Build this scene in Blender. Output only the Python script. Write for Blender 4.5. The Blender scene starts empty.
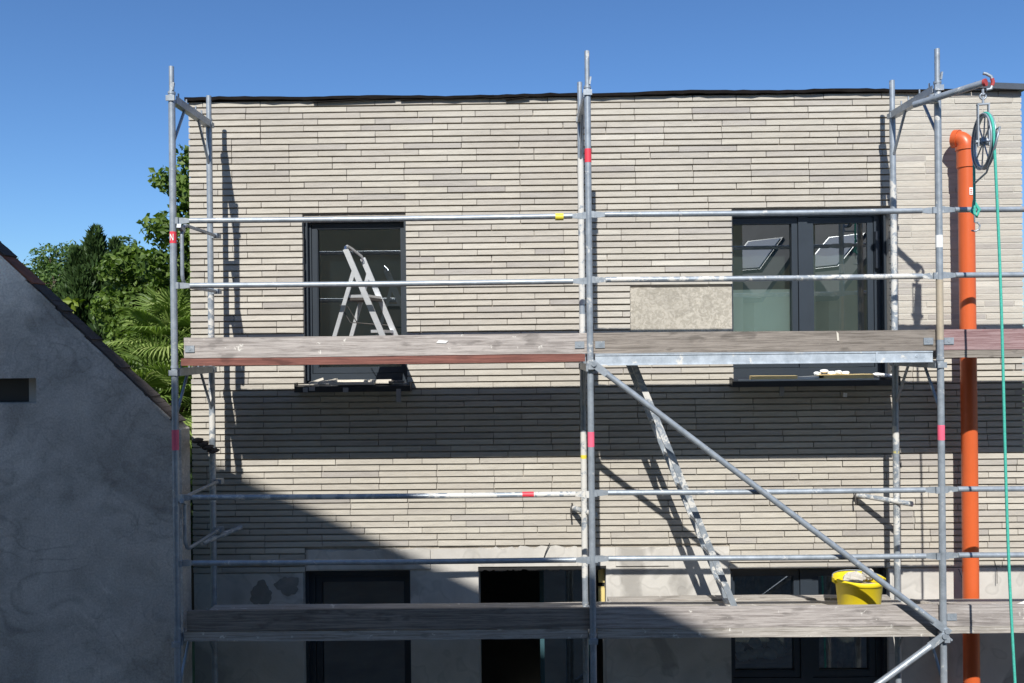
import bpy, bmesh, math, random
from mathutils import Vector, Matrix
R = random.Random(7)
E = 4.25                      # eye height above the yard; z below is given relative to it
C = bpy.context.scene.collection
rad = math.radians

# ------------------------------------------------------------------ materials
def newmat(name):
    m = bpy.data.materials.new(name); m.use_nodes = True
    nt = m.node_tree; nt.nodes.clear()
    o = nt.nodes.new('ShaderNodeOutputMaterial'); b = nt.nodes.new('ShaderNodeBsdfPrincipled')
    nt.links.new(b.outputs[0], o.inputs[0])
    return m, nt, b
def N(nt, t, **k):
    n = nt.nodes.new(t)
    for a, v in k.items(): setattr(n, a, v)
    return n
def L(nt, a, b): nt.links.new(a, b)
def coords(nt, scale=(1,1,1), loc=(0,0,0)):
    g = N(nt, 'ShaderNodeNewGeometry'); mp = N(nt, 'ShaderNodeMapping')
    mp.inputs['Scale'].default_value = scale; mp.inputs['Location'].default_value = loc
    L(nt, g.outputs['Position'], mp.inputs[0]); return mp.outputs[0]
def noise(nt, vec, scale, detail=4, rough=.6, dist=0):
    n = N(nt, 'ShaderNodeTexNoise'); n.inputs['Scale'].default_value = scale
    n.inputs['Detail'].default_value = detail; n.inputs['Roughness'].default_value = rough
    n.inputs['Distortion'].default_value = dist; L(nt, vec, n.inputs['Vector']); return n.outputs['Fac']
def ramp(nt, fac, stops):
    r = N(nt, 'ShaderNodeValToRGB'); e = r.color_ramp.elements
    while len(e) < len(stops): e.new(.5)
    for el, (p, c) in zip(e, stops):
        el.position = p; el.color = (c[0], c[1], c[2], 1) if hasattr(c, '__len__') else (c, c, c, 1)
    L(nt, fac, r.inputs[0]); return r.outputs[0]
def mix(nt, fac, a, b, mode='MIX'):
    m = N(nt, 'ShaderNodeMix', data_type='RGBA', blend_type=mode)
    for v, i in ((fac, 0), (a, 6), (b, 7)):
        if isinstance(v, (int, float)): m.inputs[i].default_value = v
        elif isinstance(v, tuple): m.inputs[i].default_value = (*v, 1)
        else: L(nt, v, m.inputs[i])
    return m.outputs[2]
def bump(nt, b, h, strength=.3, dist=.01):
    n = N(nt, 'ShaderNodeBump'); n.inputs['Strength'].default_value = strength; n.inputs['Distance'].default_value = dist
    L(nt, h, n.inputs['Height']); L(nt, n.outputs[0], b.inputs['Normal'])
def simple(name, col, rough=.6, metal=0, var=.15, scale=6, stretch=(1,1,1), bmp=.15, bd=.004, spec=None):
    m, nt, b = newmat(name)
    v = coords(nt, stretch); f = noise(nt, v, scale, 6, .65)
    c = ramp(nt, f, [(.25, tuple(x*(1-var) for x in col)), (.75, tuple(min(1, x*(1+var)) for x in col))])
    L(nt, c, b.inputs['Base Color'])
    b.inputs['Roughness'].default_value = rough; b.inputs['Metallic'].default_value = metal
    if spec is not None: b.inputs['Specular IOR Level'].default_value = spec
    if bmp: bump(nt, b, noise(nt, v, scale*5, 4), bmp, bd)
    return m
M = {}
def brick_mat():
    m, nt, b = newmat('pale_clinker_brick')
    a = N(nt, 'ShaderNodeAttribute', attribute_name='tone')
    base = ramp(nt, a.outputs['Fac'], [(0, (.20,.185,.165)), (.05, (.37,.345,.315)), (.12, (.41,.385,.345)), (.4, (.455,.425,.37)), (.75, (.495,.465,.40)), (1, (.55,.52,.455))])
    v = coords(nt, (6, 30, 40)); f = noise(nt, v, 1.2, 6, .7)
    c = mix(nt, 1, base, ramp(nt, f, [(.25, .80), (.55, 1.0), (.8, 1.07)]), 'MULTIPLY')
    big = noise(nt, coords(nt), .9, 3, .5)
    c = mix(nt, 1, c, ramp(nt, big, [(.3, (.93,.92,.91)), (.7, (1.0,1.0,1.0))]), 'MULTIPLY')
    sp = noise(nt, coords(nt), 160, 2, .6)
    c = mix(nt, ramp(nt, sp, [(.62, 0), (.75, .35)]), c, (.25,.22,.19))
    L(nt, c, b.inputs['Base Color']); b.inputs['Roughness'].default_value = .88
    bump(nt, b, noise(nt, coords(nt, (1,1,2.5)), 48, 6, .75), .6, .005); return m
M['brick'] = brick_mat()
M['joint'] = simple('dark_joint_mortar', (.34,.31,.265), .95, var=.25, scale=20)
M['grout'] = simple('pale_joint_grout', (.46,.44,.39), .95, var=.12, scale=20)
def plaster_mat(name, col, dark, patch_scale=1.3, thr=(.5,.56), amt=.6, b_=.4, seed=0, cool=None):
    m, nt, b = newmat(name)
    v = coords(nt, (1,1,1), (seed, 0, 0))
    f = noise(nt, v, 2.2, 8, .62, .6)
    c = ramp(nt, f, [(.3, tuple(x*.84 for x in col)), (.7, tuple(x*1.1 for x in col))])
    f2 = noise(nt, v, patch_scale, 5, .5, 1.2)
    fac = ramp(nt, f2, [(thr[0], 0), (thr[1], amt)])
    c = mix(nt, fac, c, dark)
    w = N(nt, 'ShaderNodeTexVoronoi', feature='F1'); w.inputs['Scale'].default_value = 2.3
    d = N(nt, 'ShaderNodeVectorMath', operation='ADD'); nn = N(nt, 'ShaderNodeTexNoise'); nn.inputs['Scale'].default_value = 2.5
    L(nt, v, nn.inputs['Vector']); L(nt, v, d.inputs[0]); L(nt, nn.outputs['Color'], d.inputs[1]); L(nt, d.outputs[0], w.inputs['Vector'])
    c = mix(nt, 1, c, ramp(nt, w.outputs['Distance'], [(.0, .84), (.35, 1.0), (.42, .88), (.46, 1.03), (.9, .95)]), 'MULTIPLY')
    L(nt, c, b.inputs['Base Color']); b.inputs['Roughness'].default_value = .9
    if cool:                                          # paler area towards the upper left of the wall and sweeping trowel marks
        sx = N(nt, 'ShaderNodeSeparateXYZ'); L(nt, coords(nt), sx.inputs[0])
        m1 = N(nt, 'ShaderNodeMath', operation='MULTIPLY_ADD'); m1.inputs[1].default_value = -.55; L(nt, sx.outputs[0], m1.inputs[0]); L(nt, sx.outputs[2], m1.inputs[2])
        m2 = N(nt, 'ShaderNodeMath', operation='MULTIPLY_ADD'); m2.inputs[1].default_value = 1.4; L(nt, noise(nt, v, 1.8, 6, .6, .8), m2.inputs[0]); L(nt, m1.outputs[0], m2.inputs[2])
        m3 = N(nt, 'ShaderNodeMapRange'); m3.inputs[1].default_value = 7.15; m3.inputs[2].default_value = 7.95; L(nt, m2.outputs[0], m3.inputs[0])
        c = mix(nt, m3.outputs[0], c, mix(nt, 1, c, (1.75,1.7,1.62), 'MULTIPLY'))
        for sc_, ds, k_, lc in ((1.5, 1.9, .5, .74), (2.6, 2.6, .47, .80), (4.2, 1.5, .53, 1.16)):   # arcs left by the trowel
            an = noise(nt, coords(nt, (1,1,1), (sc_*7, 1, 3)), sc_, 2.2, .45, ds)
            mk = ramp(nt, noise(nt, coords(nt, (1,1,1), (3, sc_, 8)), 1.7, 2), [(.50, 0), (.62, .85)])
            c = mix(nt, mk, c, mix(nt, 1, c, ramp(nt, an, [(k_-.03, 1.0), (k_-.006, lc), (k_+.004, lc), (k_+.05, 1.0)]), 'MULTIPLY'))
        gr = noise(nt, v, 60, 6, .8)
        c = mix(nt, 1, c, ramp(nt, gr, [(.35, .74), (.65, 1.2)]), 'MULTIPLY')
        L(nt, c, b.inputs['Base Color']); f = mix(nt, .5, f, an)
    h = mix(nt, .5, f, noise(nt, v, 45, 4)); bump(nt, b, h, b_, .012)
    return m
M['plaster'] = plaster_mat('rendered_base_coat', (.50,.48,.44), (.30,.285,.26), 1.1, (.56,.62), .8, .3, 3)
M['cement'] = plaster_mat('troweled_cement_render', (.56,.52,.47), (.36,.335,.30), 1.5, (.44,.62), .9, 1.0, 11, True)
M['gap_render'] = plaster_mat('porous_board', (.44,.405,.34), (.30,.275,.225), 26, (.45,.55), .8, 1.0, 5)
def galv_mat(name, splat, k=1.0):
    m, nt, b = newmat(name)
    v = coords(nt); f = noise(nt, v, 14, 5, .7)
    c = ramp(nt, f, [(.3, (.23*k,.265*k,.30*k)), (.7, (.38*k,.425*k,.47*k))])
    s = noise(nt, v, 9, 7, .75, .5)
    fac = ramp(nt, s, [(.60-splat, 0), (.66-splat, .85)])
    c = mix(nt, fac, c, (.62,.60,.55))
    L(nt, c, b.inputs['Base Color'])
    L(nt, ramp(nt, fac, [(0, .35), (1, .0)]), b.inputs['Metallic'])
    L(nt, ramp(nt, fac, [(0, .42), (1, .9)]), b.inputs['Roughness'])
    bump(nt, b, s, .25, .004); return m
M['galv'] = galv_mat('galvanised_steel', .0)
M['galv_dirty'] = galv_mat('plaster_spattered_galvanised_steel', .12)
M['alu'] = galv_mat('spattered_aluminium', .1)
M['alu_clean'] = simple('brushed_aluminium', (.66,.68,.70), .35, .7, .08, 12)
def wood_mat(name, c1, c2, splash=.0, scol=(.7,.68,.62)):
    m, nt, b = newmat(name)
    v = coords(nt, (1.3, 42, 42)); f = noise(nt, v, 1.9, 8, .80, .5)
    c = ramp(nt, f, [(.30, tuple(x*.8 for x in c1)), (.42, c1), (.56, c2), (.75, tuple(x*1.18 for x in c2))])
    k = noise(nt, coords(nt, (3, 9, 9)), 1.6, 3, .5)
    c = mix(nt, ramp(nt, k, [(.62, 0), (.7, .55)]), c, tuple(x*.55 for x in c1))
    g = noise(nt, coords(nt), .8, 4, .6)
    c = mix(nt, 1, c, ramp(nt, g, [(.3, .8), (.7, 1.08)]), 'MULTIPLY')
    s = noise(nt, coords(nt, (1,1,1), (4,2,1)), 11, 6, .7, .4)
    c = mix(nt, ramp(nt, s, [(.66-splash, 0), (.71-splash, .8)]), c, scol)
    L(nt, c, b.inputs['Base Color']); b.inputs['Roughness'].default_value = .88
    bump(nt, b, f, .5, .004); return m
M['wood_grey'] = wood_mat('weathered_grey_plank', (.17,.148,.125), (.31,.28,.245), .02)
M['wood_brown'] = wood_mat('weathered_brown_plank', (.14,.122,.105), (.27,.24,.21), -.04)
M['wood_red'] = wood_mat('red_stained_plank', (.13,.05,.04), (.22,.09,.07), -.05)
M['wood_pink'] = wood_mat('pink_stained_plank', (.23,.13,.13), (.36,.25,.25), .0, (.36,.10,.13))
M['wood_light'] = wood_mat('dusty_deck_plank', (.26,.235,.205), (.46,.43,.39), .05)
M['wood_yellow'] = simple('fresh_yellow_timber', (.62,.50,.20), .7, var=.1)
M['frame'] = simple('anthracite_window_frame', (.030,.039,.050), .35, 0, .08, 8, bmp=0)
M['sill'] = simple('anthracite_metal_sill', (.022,.027,.036), .35, .0, .1, 8, bmp=0)
M['bitumen'] = simple('black_bitumen_edge', (.012,.010,.009), .95, var=.4, scale=9, bmp=.5, bd=.01, spec=.1)
M['flashing'] = simple('grey_cap_flashing', (.12,.13,.14), .4, .6, .15, 6)
M['red_paint'] = simple('red_sticker', (.68,.045,.07), .5, var=.1, bmp=0)
M['pink_paint'] = simple('pink_sticker', (.8,.12,.2), .5, var=.15, bmp=0)
M['white_paint'] = simple('white_sticker', (.8,.8,.78), .5, var=.05, bmp=0)
M['yellow_paint'] = simple('yellow_marker', (.75,.62,.05), .5, var=.1, bmp=0)
M['orange'] = simple('orange_pvc', (.56,.105,.028), .38, 0, .07, 2, bmp=.04)
M['yellow'] = simple('yellow_bucket_plastic', (.80,.62,.02), .4, 0, .06, 3, bmp=.05)
M['rubble'] = simple('mortar_rubble', (.50,.47,.42), .95, var=.2, scale=14, bmp=.6)
M['tile_strip'] = simple('beige_brick_slip', (.60,.56,.48), .85, var=.12, scale=12)
M['yellow_foam'] = simple('yellow_insulation_strip', (.85,.64,.30), .85, var=.12, scale=10)
M['tape'] = simple('grey_tape', (.30,.31,.33), .5, var=.1, bmp=0)
M['rope'] = simple('green_nylon_rope', (.06,.42,.33), .75, var=.3, scale=60, stretch=(1,1,2), bmp=.5, bd=.003)
M['dark_iron'] = simple('dark_iron', (.07,.065,.06), .55, .5, .3, 14)
M['rust'] = simple('rusty_iron', (.20,.10,.06), .8, .2, .3, 14)
M['roof_tile'] = simple('red_brown_roof_tile', (.20,.075,.045), .85, var=.5, scale=5, bmp=.5, bd=.01)
M['roof_tile_dark'] = simple('mossy_dark_roof_tile', (.055,.045,.042), .9, var=.5, scale=8, bmp=.6, bd=.01)
M['asphalt'] = simple('yard_gravel', (.25,.20,.14), .95, var=.35, scale=1.5, bmp=.6, bd=.02)
M['lawn'] = simple('garden_grass', (.05,.085,.025), .95, var=.4, scale=2, bmp=.6, bd=.02)
M['room'] = simple('unpainted_interior', (.20,.20,.19), .95, var=.1, scale=1)
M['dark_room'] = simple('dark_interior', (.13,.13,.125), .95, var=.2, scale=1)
M['opp_wall'] = simple('opposite_render', (.60,.42,.23), .95, var=.15, scale=1.2)
M['opp_roof'] = simple('opposite_roof_tiles', (.11,.10,.095), .8, var=.25, scale=3)
M['blind'] = simple('pale_green_sheet', (.84,.95,.87), .9, var=.05, scale=1, bmp=0)
M['blue_white'] = simple('pale_blue_sheet', (.75,.78,.85), .6, var=.1, bmp=0)
M['steel_pale'] = galv_mat('pale_deck_steel', .0, 1.6)
M['smear'] = galv_mat('thick_plaster_smear', .2)
M['red_dull'] = simple('worn_red_paint', (.36,.05,.05), .7, var=.3, scale=30)
M['cable'] = simple('black_cable', (.02,.02,.02), .5, bmp=0)
M['white_pvc'] = simple('white_conduit', (.7,.7,.66), .5, var=.1, bmp=0)
M['blue_hose'] = simple('pale_blue_hose', (.30,.42,.58), .5, var=.1, bmp=0)
M['bark'] = simple('bark', (.11,.085,.06), .95, var=.4, scale=8, stretch=(3,3,.6), bmp=.8, bd=.02)
M['palm_bark'] = simple('fibrous_palm_trunk', (.12,.085,.055), .95, var=.5, scale=14, bmp=1, bd=.03)
def glass_mat(name, refl=.25, tint=(.70,.76,.75), rough=.0):
    m, nt, b = newmat(name); nt.nodes.remove(b)
    o = nt.nodes['Material Output']
    t = N(nt, 'ShaderNodeBsdfTransparent'); t.inputs[0].default_value = (*tint, 1)
    g = N(nt, 'ShaderNodeBsdfGlossy'); g.inputs['Roughness'].default_value = rough; g.inputs[0].default_value = (.9,.96,1,1)
    f = N(nt, 'ShaderNodeFresnel'); f.inputs[0].default_value = 1.5
    ad = N(nt, 'ShaderNodeMath', operation='MULTIPLY_ADD'); ad.inputs[1].default_value = 1.2; ad.inputs[2].default_value = refl
    L(nt, f.outputs[0], ad.inputs[0])
    mx = N(nt, 'ShaderNodeMixShader'); L(nt, ad.outputs[0], mx.inputs[0]); L(nt, t.outputs[0], mx.inputs[1]); L(nt, g.outputs[0], mx.inputs[2])
    L(nt, mx.outputs[0], o.inputs[0])
    v = coords(nt); bp = N(nt, 'ShaderNodeBump'); bp.inputs['Strength'].default_value = .02; bp.inputs['Distance'].default_value = .02
    L(nt, noise(nt, v, 1.5, 1), bp.inputs['Height']); L(nt, bp.outputs[0], g.inputs['Normal'])
    return m
M['glass'] = glass_mat('window_glass')
M['sky_glass'] = glass_mat('skylight_glass', .75, (.3,.3,.3))
def leaf_mat(name, dark, mid, light, trans=.35):
    m, nt, b = newmat(name)
    a = N(nt, 'ShaderNodeAttribute', attribute_name='tone')
    c = ramp(nt, a.outputs['Fac'], [(0, dark), (.5, mid), (1, light)])
    L(nt, c, b.inputs['Base Color']); b.inputs['Roughness'].default_value = .5
    b.inputs['Specular IOR Level'].default_value = .35
    t = N(nt, 'ShaderNodeBsdfTranslucent'); L(nt, mix(nt, 1, c, (1.1,1.25,.5), 'MULTIPLY'), t.inputs[0])
    mx = N(nt, 'ShaderNodeMixShader'); mx.inputs[0].default_value = trans
    L(nt, b.outputs[0], mx.inputs[1]); L(nt, t.outputs[0], mx.inputs[2]); L(nt, mx.outputs[0], nt.nodes['Material Output'].inputs[0])
    return m
M['leaf_broad'] = leaf_mat('broad_leaf', (.045,.085,.014), (.10,.165,.028), (.17,.25,.045))
M['leaf_far'] = leaf_mat('distant_leaf', (.04,.08,.02), (.085,.15,.04), (.15,.23,.065))
M['leaf_cypress'] = leaf_mat('conifer_spray', (.02,.045,.012), (.04,.075,.02), (.07,.125,.032), .15)
M['leaf_lime'] = leaf_mat('lime_leaf', (.10,.16,.02), (.20,.27,.03), (.30,.36,.06))
M['leaf_palm'] = leaf_mat('palm_leaf', (.09,.15,.03), (.19,.28,.065), (.36,.43,.15), .3)

# ------------------------------------------------------------------ mesh builder
class MB:
    def __init__(s): s.v = []; s.f = []; s.sm = []; s.t = []
    def quad(s, pts, tone=.5, smooth=False):
        n = len(s.v); s.v += [tuple(p) for p in pts]; s.f.append(tuple(range(n, n+len(pts)))); s.sm.append(smooth); s.t.append(tone); return s
    def box(s, x0, x1, y0, y1, z0, z1, tone=.5, j=0):
        n = len(s.v)
        for z in (z0, z1):
            for x, y in ((x0,y0),(x1,y0),(x1,y1),(x0,y1)):
                s.v.append((x+R.uniform(-j,j), y+R.uniform(-j,j), z+R.uniform(-j,j)))
        for f in ((0,3,2,1),(4,5,6,7),(0,1,5,4),(1,2,6,5),(2,3,7,6),(3,0,4,7)):
            s.f.append(tuple(n+i for i in f)); s.sm.append(False); s.t.append(tone)
        return s
    def beam(s, p, q, w, h, up=(0,0,1), tone=.5):       # box from p to q, w sideways, h along up
        p, q = Vector(p), Vector(q); d = (q-p).normalized(); u = Vector(up)
        sd = d.cross(u)
        if sd.length < 1e-4: sd = d.cross(Vector((0,1,0)))
        sd.normalize(); u = sd.cross(d).normalized(); n = len(s.v)
        for c in (p, q):
            for a, b in ((-1,-1),(1,-1),(1,1),(-1,1)): s.v.append(tuple(c+sd*a*w/2+u*b*h/2))
        for f in ((3,2,1,0),(4,5,6,7),(0,1,5,4),(1,2,6,5),(2,3,7,6),(3,0,4,7)):
            s.f.append(tuple(n+i for i in f)); s.sm.append(False); s.t.append(tone)
        return s
    def tube(s, pts, r, n=14, caps=True, closed=False, r2=None, tone=.5):
        pts = [Vector(p) for p in pts]; k = len(pts); rings = []; ref = None
        for i, p in enumerate(pts):
            if closed: d = pts[(i+1) % k]-pts[i-1]
            else: d = pts[min(i+1,k-1)]-pts[max(i-1,0)]
            d.normalize()
            if ref is None:
                ref = Vector((0,0,1)) if abs(d.z) < .9 else Vector((1,0,0))
            a = (ref-d*ref.dot(d)).normalized(); ref = a; b = d.cross(a)
            rr = r if r2 is None else r+(r2-r)*i/(k-1)
            if isinstance(r, (list, tuple)): rr = r[i]
            rings.append(len(s.v))
            for q in range(n):
                t = 2*math.pi*q/n; s.v.append(tuple(p+a*math.cos(t)*rr+b*math.sin(t)*rr))
        for i in range(k if closed else k-1):
            A, B = rings[i], rings[(i+1) % k]
            for q in range(n):
                s.f.append((A+q, A+(q+1)%n, B+(q+1)%n, B+q)); s.sm.append(True); s.t.append(tone)
        if caps and not closed:
            for rg, rev in ((rings[0], True), (rings[-1], False)):      # own vertices, so the shading of the tube stays straight
                c0 = len(s.v); s.v += [s.v[rg+q] for q in range(n)]
                s.f.append(tuple(c0+q for q in (reversed(range(n)) if rev else range(n)))); s.sm.append(False); s.t.append(tone)
        return s
    def lathe(s, c, prof, n=32, tone=.5):               # prof: (r, z)
        rings = []
        for r, z in prof:
            rings.append(len(s.v))
            for q in range(n):
                t = 2*math.pi*q/n; s.v.append((c[0]+r*math.cos(t), c[1]+r*math.sin(t), c[2]+z))
        for i in range(len(prof)-1):
            A, B = rings[i], rings[i+1]
            for q in range(n):
                s.f.append((A+q, A+(q+1)%n, B+(q+1)%n, B+q)); s.sm.append(True); s.t.append(tone)
        return s
    def prism(s, poly, y0, y1, tone=.5):                # poly in (x, z), counter-clockwise seen from -y
        n = len(s.v); k = len(poly)
        for y in (y0, y1):
            for x, z in poly: s.v.append((x, y, z))
        s.f.append(tuple(n+i for i in range(k))); s.f.append(tuple(n+k+i for i in reversed(range(k)))); s.sm += [False]*2; s.t += [tone]*2
        for i in range(k):
            j = (i+1) % k; s.f.append((n+i, n+k+i, n+k+j, n+j)); s.sm.append(False); s.t.append(tone)
        return s
    def cells(s, xs, zs, solid, y0, y1):                # slab with openings
        g = [[solid((xs[i]+xs[i+1])/2, (zs[k]+zs[k+1])/2) for k in range(len(zs)-1)] for i in range(len(xs)-1)]
        at = lambda i, k: 0 <= i < len(g) and 0 <= k < len(g[0]) and g[i][k]
        for i in range(len(g)):
            for k in range(len(g[0])):
                if not g[i][k]: continue
                a, b, c, d = xs[i], xs[i+1], zs[k], zs[k+1]
                s.quad([(a,y0,c),(b,y0,c),(b,y0,d),(a,y0,d)]); s.quad([(b,y1,c),(a,y1,c),(a,y1,d),(b,y1,d)])
                if not at(i-1,k): s.quad([(a,y1,c),(a,y0,c),(a,y0,d),(a,y1,d)])
                if not at(i+1,k): s.quad([(b,y0,c),(b,y1,c),(b,y1,d),(b,y0,d)])
                if not at(i,k-1): s.quad([(a,y0,c),(a,y1,c),(b,y1,c),(b,y0,c)])
                if not at(i,k+1): s.quad([(a,y0,d),(b,y0,d),(b,y1,d),(a,y1,d)])
        return s
    def board(s, x0, x1, y0, y1, z0, z1, j=.003, seg=.12, sag=0):   # plank along X with uneven edges
        n = max(2, int((x1-x0)/seg)); st = len(s.v); ph = R.uniform(0, 6)
        for i in range(n+1):
            t = i/n; x = x0+(x1-x0)*t; w = math.sin(t*5+ph)*j - sag*4*t*(1-t)
            for y, z in ((y0,z0),(y1,z0),(y1,z1),(y0,z1)):
                s.v.append((x, y+R.uniform(-j,j)*.5, z+w+R.uniform(-j,j)*.5))
        for i in range(n):
            a = st+i*4
            for q in range(4):
                s.f.append((a+q, a+4+q, a+4+(q+1)%4, a+(q+1)%4)[::-1]); s.sm.append(False); s.t.append(.5)
        s.f.append((st+3,st+2,st+1,st)[::1]); s.f.append(tuple(st+n*4+i for i in range(4))); s.sm += [False]*2; s.t += [.5]*2
        return s
    def build(s, name, m, parent=None, origin=None):
        if parent is not None: o0 = Vector(parent['_o'])
        elif origin is not None: o0 = Vector((origin[0], origin[1], origin[2]+E))
        else: o0 = Vector((0,0,0))
        me = bpy.data.meshes.new(name)
        me.from_pydata([(x-o0.x, y-o0.y, z+E-o0.z) for x, y, z in s.v], [], s.f)
        me.polygons.foreach_set('use_smooth', s.sm)
        at = me.attributes.new('tone', 'FLOAT', 'FACE'); at.data.foreach_set('value', s.t)
        me.materials.append(M[m]); me.update()
        if not m.startswith('leaf') and len(s.f) < 20000:
            bm = bmesh.new(); bm.from_mesh(me); bmesh.ops.recalc_face_normals(bm, faces=bm.faces); bm.to_mesh(me); bm.free()
        o = bpy.data.objects.new(name, me); C.objects.link(o)
        if parent is not None: o.parent = parent
        else: o.location = o0
        o['_o'] = tuple(o0); return o
def thing(name, label, cat, loc, group=None):
    o = bpy.data.objects.new(name, None); C.objects.link(o); o.empty_display_size = .2
    o.location = (loc[0], loc[1], loc[2]+E); o['_o'] = tuple(o.location)
    return tag(o, label, cat, group)
def tag(o, label=None, cat=None, group=None, kind=None):
    if label: o['label'] = label
    if cat: o['category'] = cat
    if group: o['group'] = group
    if kind: o['kind'] = kind
    return o
def arc(c, r, a0, a1, u, v, n=8):
    c, u, v = Vector(c), Vector(u), Vector(v)
    return [c+u*r*math.cos(a0+(a1-a0)*i/n)+v*r*math.sin(a0+(a1-a0)*i/n) for i in range(n+1)]

YO, YI, YW = 6.06, 6.79, 7.05          # outer standards, inner standards, brick face
G = -E                                 # ground

# ------------------------------------------------------------------ ground
tag(MB().box(-60, 60, -40, 7.3, G-.3, G).build('yard_ground', 'asphalt'), kind='structure')
tag(MB().box(-60, 60, 7.3, 90, G-.3, G-.004).build('garden_ground', 'lawn'), kind='structure')

# ------------------------------------------------------------------ brick house
H = thing('brick_house', 'flat-roofed house clad in long pale bricks behind the scaffold', 'house', (.73, 7.1, G))
X0, X1, ZT = -2.83, 4.29, 2.085
W_UL = (-1.862, -.968, -.352, 1.092); W_UR = (1.817, 3.170, -.345, 1.098)
W_LL = (-1.89, -.965, G+.02, -1.955); D_MID = (-.378, .715, G+.02, -1.935); W_LR = (1.780, 3.125, -3.06, -1.972)
OPEN = [W_UL, W_UR, W_LL, D_MID, W_LR]
inside = lambda x, z, o, m=0: o[0]-m < x < o[1]+m and o[2]-m < z < o[3]+m
PATCH = (.943, 1.817, -.09, .452)
def brick_floor(x): return -1.775 if -1.87 < x < 1.775 else -1.972
# core wall behind the bricks, and the rendered lower storey
xs = sorted({X0, X1, *[o[0] for o in OPEN], *[o[1] for o in OPEN], -1.87, 1.775}); zs = sorted({G, ZT, *[o[2] for o in OPEN], *[o[3] for o in OPEN], -1.775, -1.972})
MB().cells(xs, zs, lambda x, z: z > brick_floor(x) and not any(inside(x, z, o) for o in OPEN), YW+.028, YW+.34).build('wall', 'joint', H)
MB().cells(xs, zs, lambda x, z: z < brick_floor(x) and not any(inside(x, z, o) for o in OPEN), YW+.012, YW+.34).build('rendered_wall', 'plaster', H)
# the bricks: random bond of 49 cm slips with deep bed joints
mb = MB(); CO = .0541; BL = .488; VJ = .006; BH = .0410
row = 0; z = ZT - BH
while z > -2.0:
    x = X0 - R.choice([0, .122, .244, .366]) ; first = True
    zc = z+BH/2
    wob = R.uniform(-.0012, .0012)
    while x < X1:
        ln = BL if R.random() > .16 else R.choice([.244, .244, .366])
        a, b = max(x, X0), min(x+ln, X1)
        x += ln+VJ
        segs = [(a, b)]
        for o in OPEN+[PATCH, (-1.87, 1.775, -1.99, -1.785)]:
            if o[2]-.01 < zc < o[3]+.012:
                ns = []
                for (p, q) in segs:
                    if q <= o[0] or p >= o[1]: ns.append((p, q)); continue
                    if p < o[0]-.02: ns.append((p, o[0]+.001))
                    if q > o[1]+.02: ns.append((o[1]-.001, q))
                segs = ns
        for (p, q) in segs:
            if q-p < .02: continue
            m_ = (p+q)/2
            tone = min(1, max(.08, R.gauss(.52, .20)))
            if R.random() < .05: tone = R.uniform(.06, .15)
            dy = R.uniform(-.0018, .0018)
            mb.box(p, q, YW+dy, YW+.027, z+wob, z+BH+wob, tone, .0013)
            if R.random() < .8 and q < X1-.01: mb.box(q-.0005, q+VJ+.0005, YW+.006, YW+.0265, z+wob+.001, z+BH+wob-.001, 0.0)
    z -= CO; row += 1
mb.build('brick_cladding', 'brick', H)
# pale grouting on the upper right panel
mb = MB(); mb.cells([3.205, X1-.006], [-.16, ZT-.03], lambda x, z: True, YW+.004, YW+.026); mb.build('joint_grouting', 'grout', H)
MB().cells([PATCH[0]+.004, PATCH[1]], [PATCH[2]+.004, PATCH[3]-.004], lambda x, z: True, YW+.012, YW+.0275).build('bare_board', 'gap_render', H)
# ragged render patches on the seam between bricks and render
mb = MB()
def rag(x0, x1, z0, z1, y0, y1, step=.05, amp=.02, down=False):
    top = []; x = x0
    while x < x1: top.append(x); x += step*R.uniform(.6, 1.4)
    top.append(x1)
    if down:
        poly = [(x, z0+R.uniform(-amp, amp)) for x in top] + [(x1, z1), (x0, z1)]
    else:
        poly = [(x0, z0), (x1, z0)] + [(x, z1+R.uniform(-amp, amp)*(1 if 0 < i < len(top)-1 else .2)) for i, x in reversed(list(enumerate(top)))]
    mb.prism(poly, y0, y1)
rag(-1.84, -.79, -1.94, -1.775, YW-.006, YW+.03, .06, .012)
rag(-.38, .47, -1.925, -1.765, YW-.008, YW+.03, .05, .02)
rag(.80, 1.25, -1.93, -1.775, YW-.004, YW+.03, .05, .02)
mb.build('render_patch', 'plaster', H)
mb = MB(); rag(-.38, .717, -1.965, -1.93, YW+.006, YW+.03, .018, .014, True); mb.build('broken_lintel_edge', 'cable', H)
# damp stains left of the window
M['stain'] = simple('dark_wet_render', (.22,.21,.19), .9, var=.2, scale=10)
for cx, cz, rx, rz in ((-2.25, -2.15, .09, .105), (-2.02, -2.08, .10, .08)):
    mb = MB(); pl = []
    ph = R.uniform(0, 6)
    for i in range(60):
        t = 2*math.pi*i/60; k = 1+.12*math.sin(3*t+ph)+.07*math.sin(5*t+2*ph)+.05*math.sin(11*t)+R.uniform(-.03, .03); pl.append((cx+rx*k*math.cos(t), cz+rz*k*math.sin(t)))
    mb.prism(pl, YW+.008, YW+.0125); mb.build('mortar_patch', 'stain', H)
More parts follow.
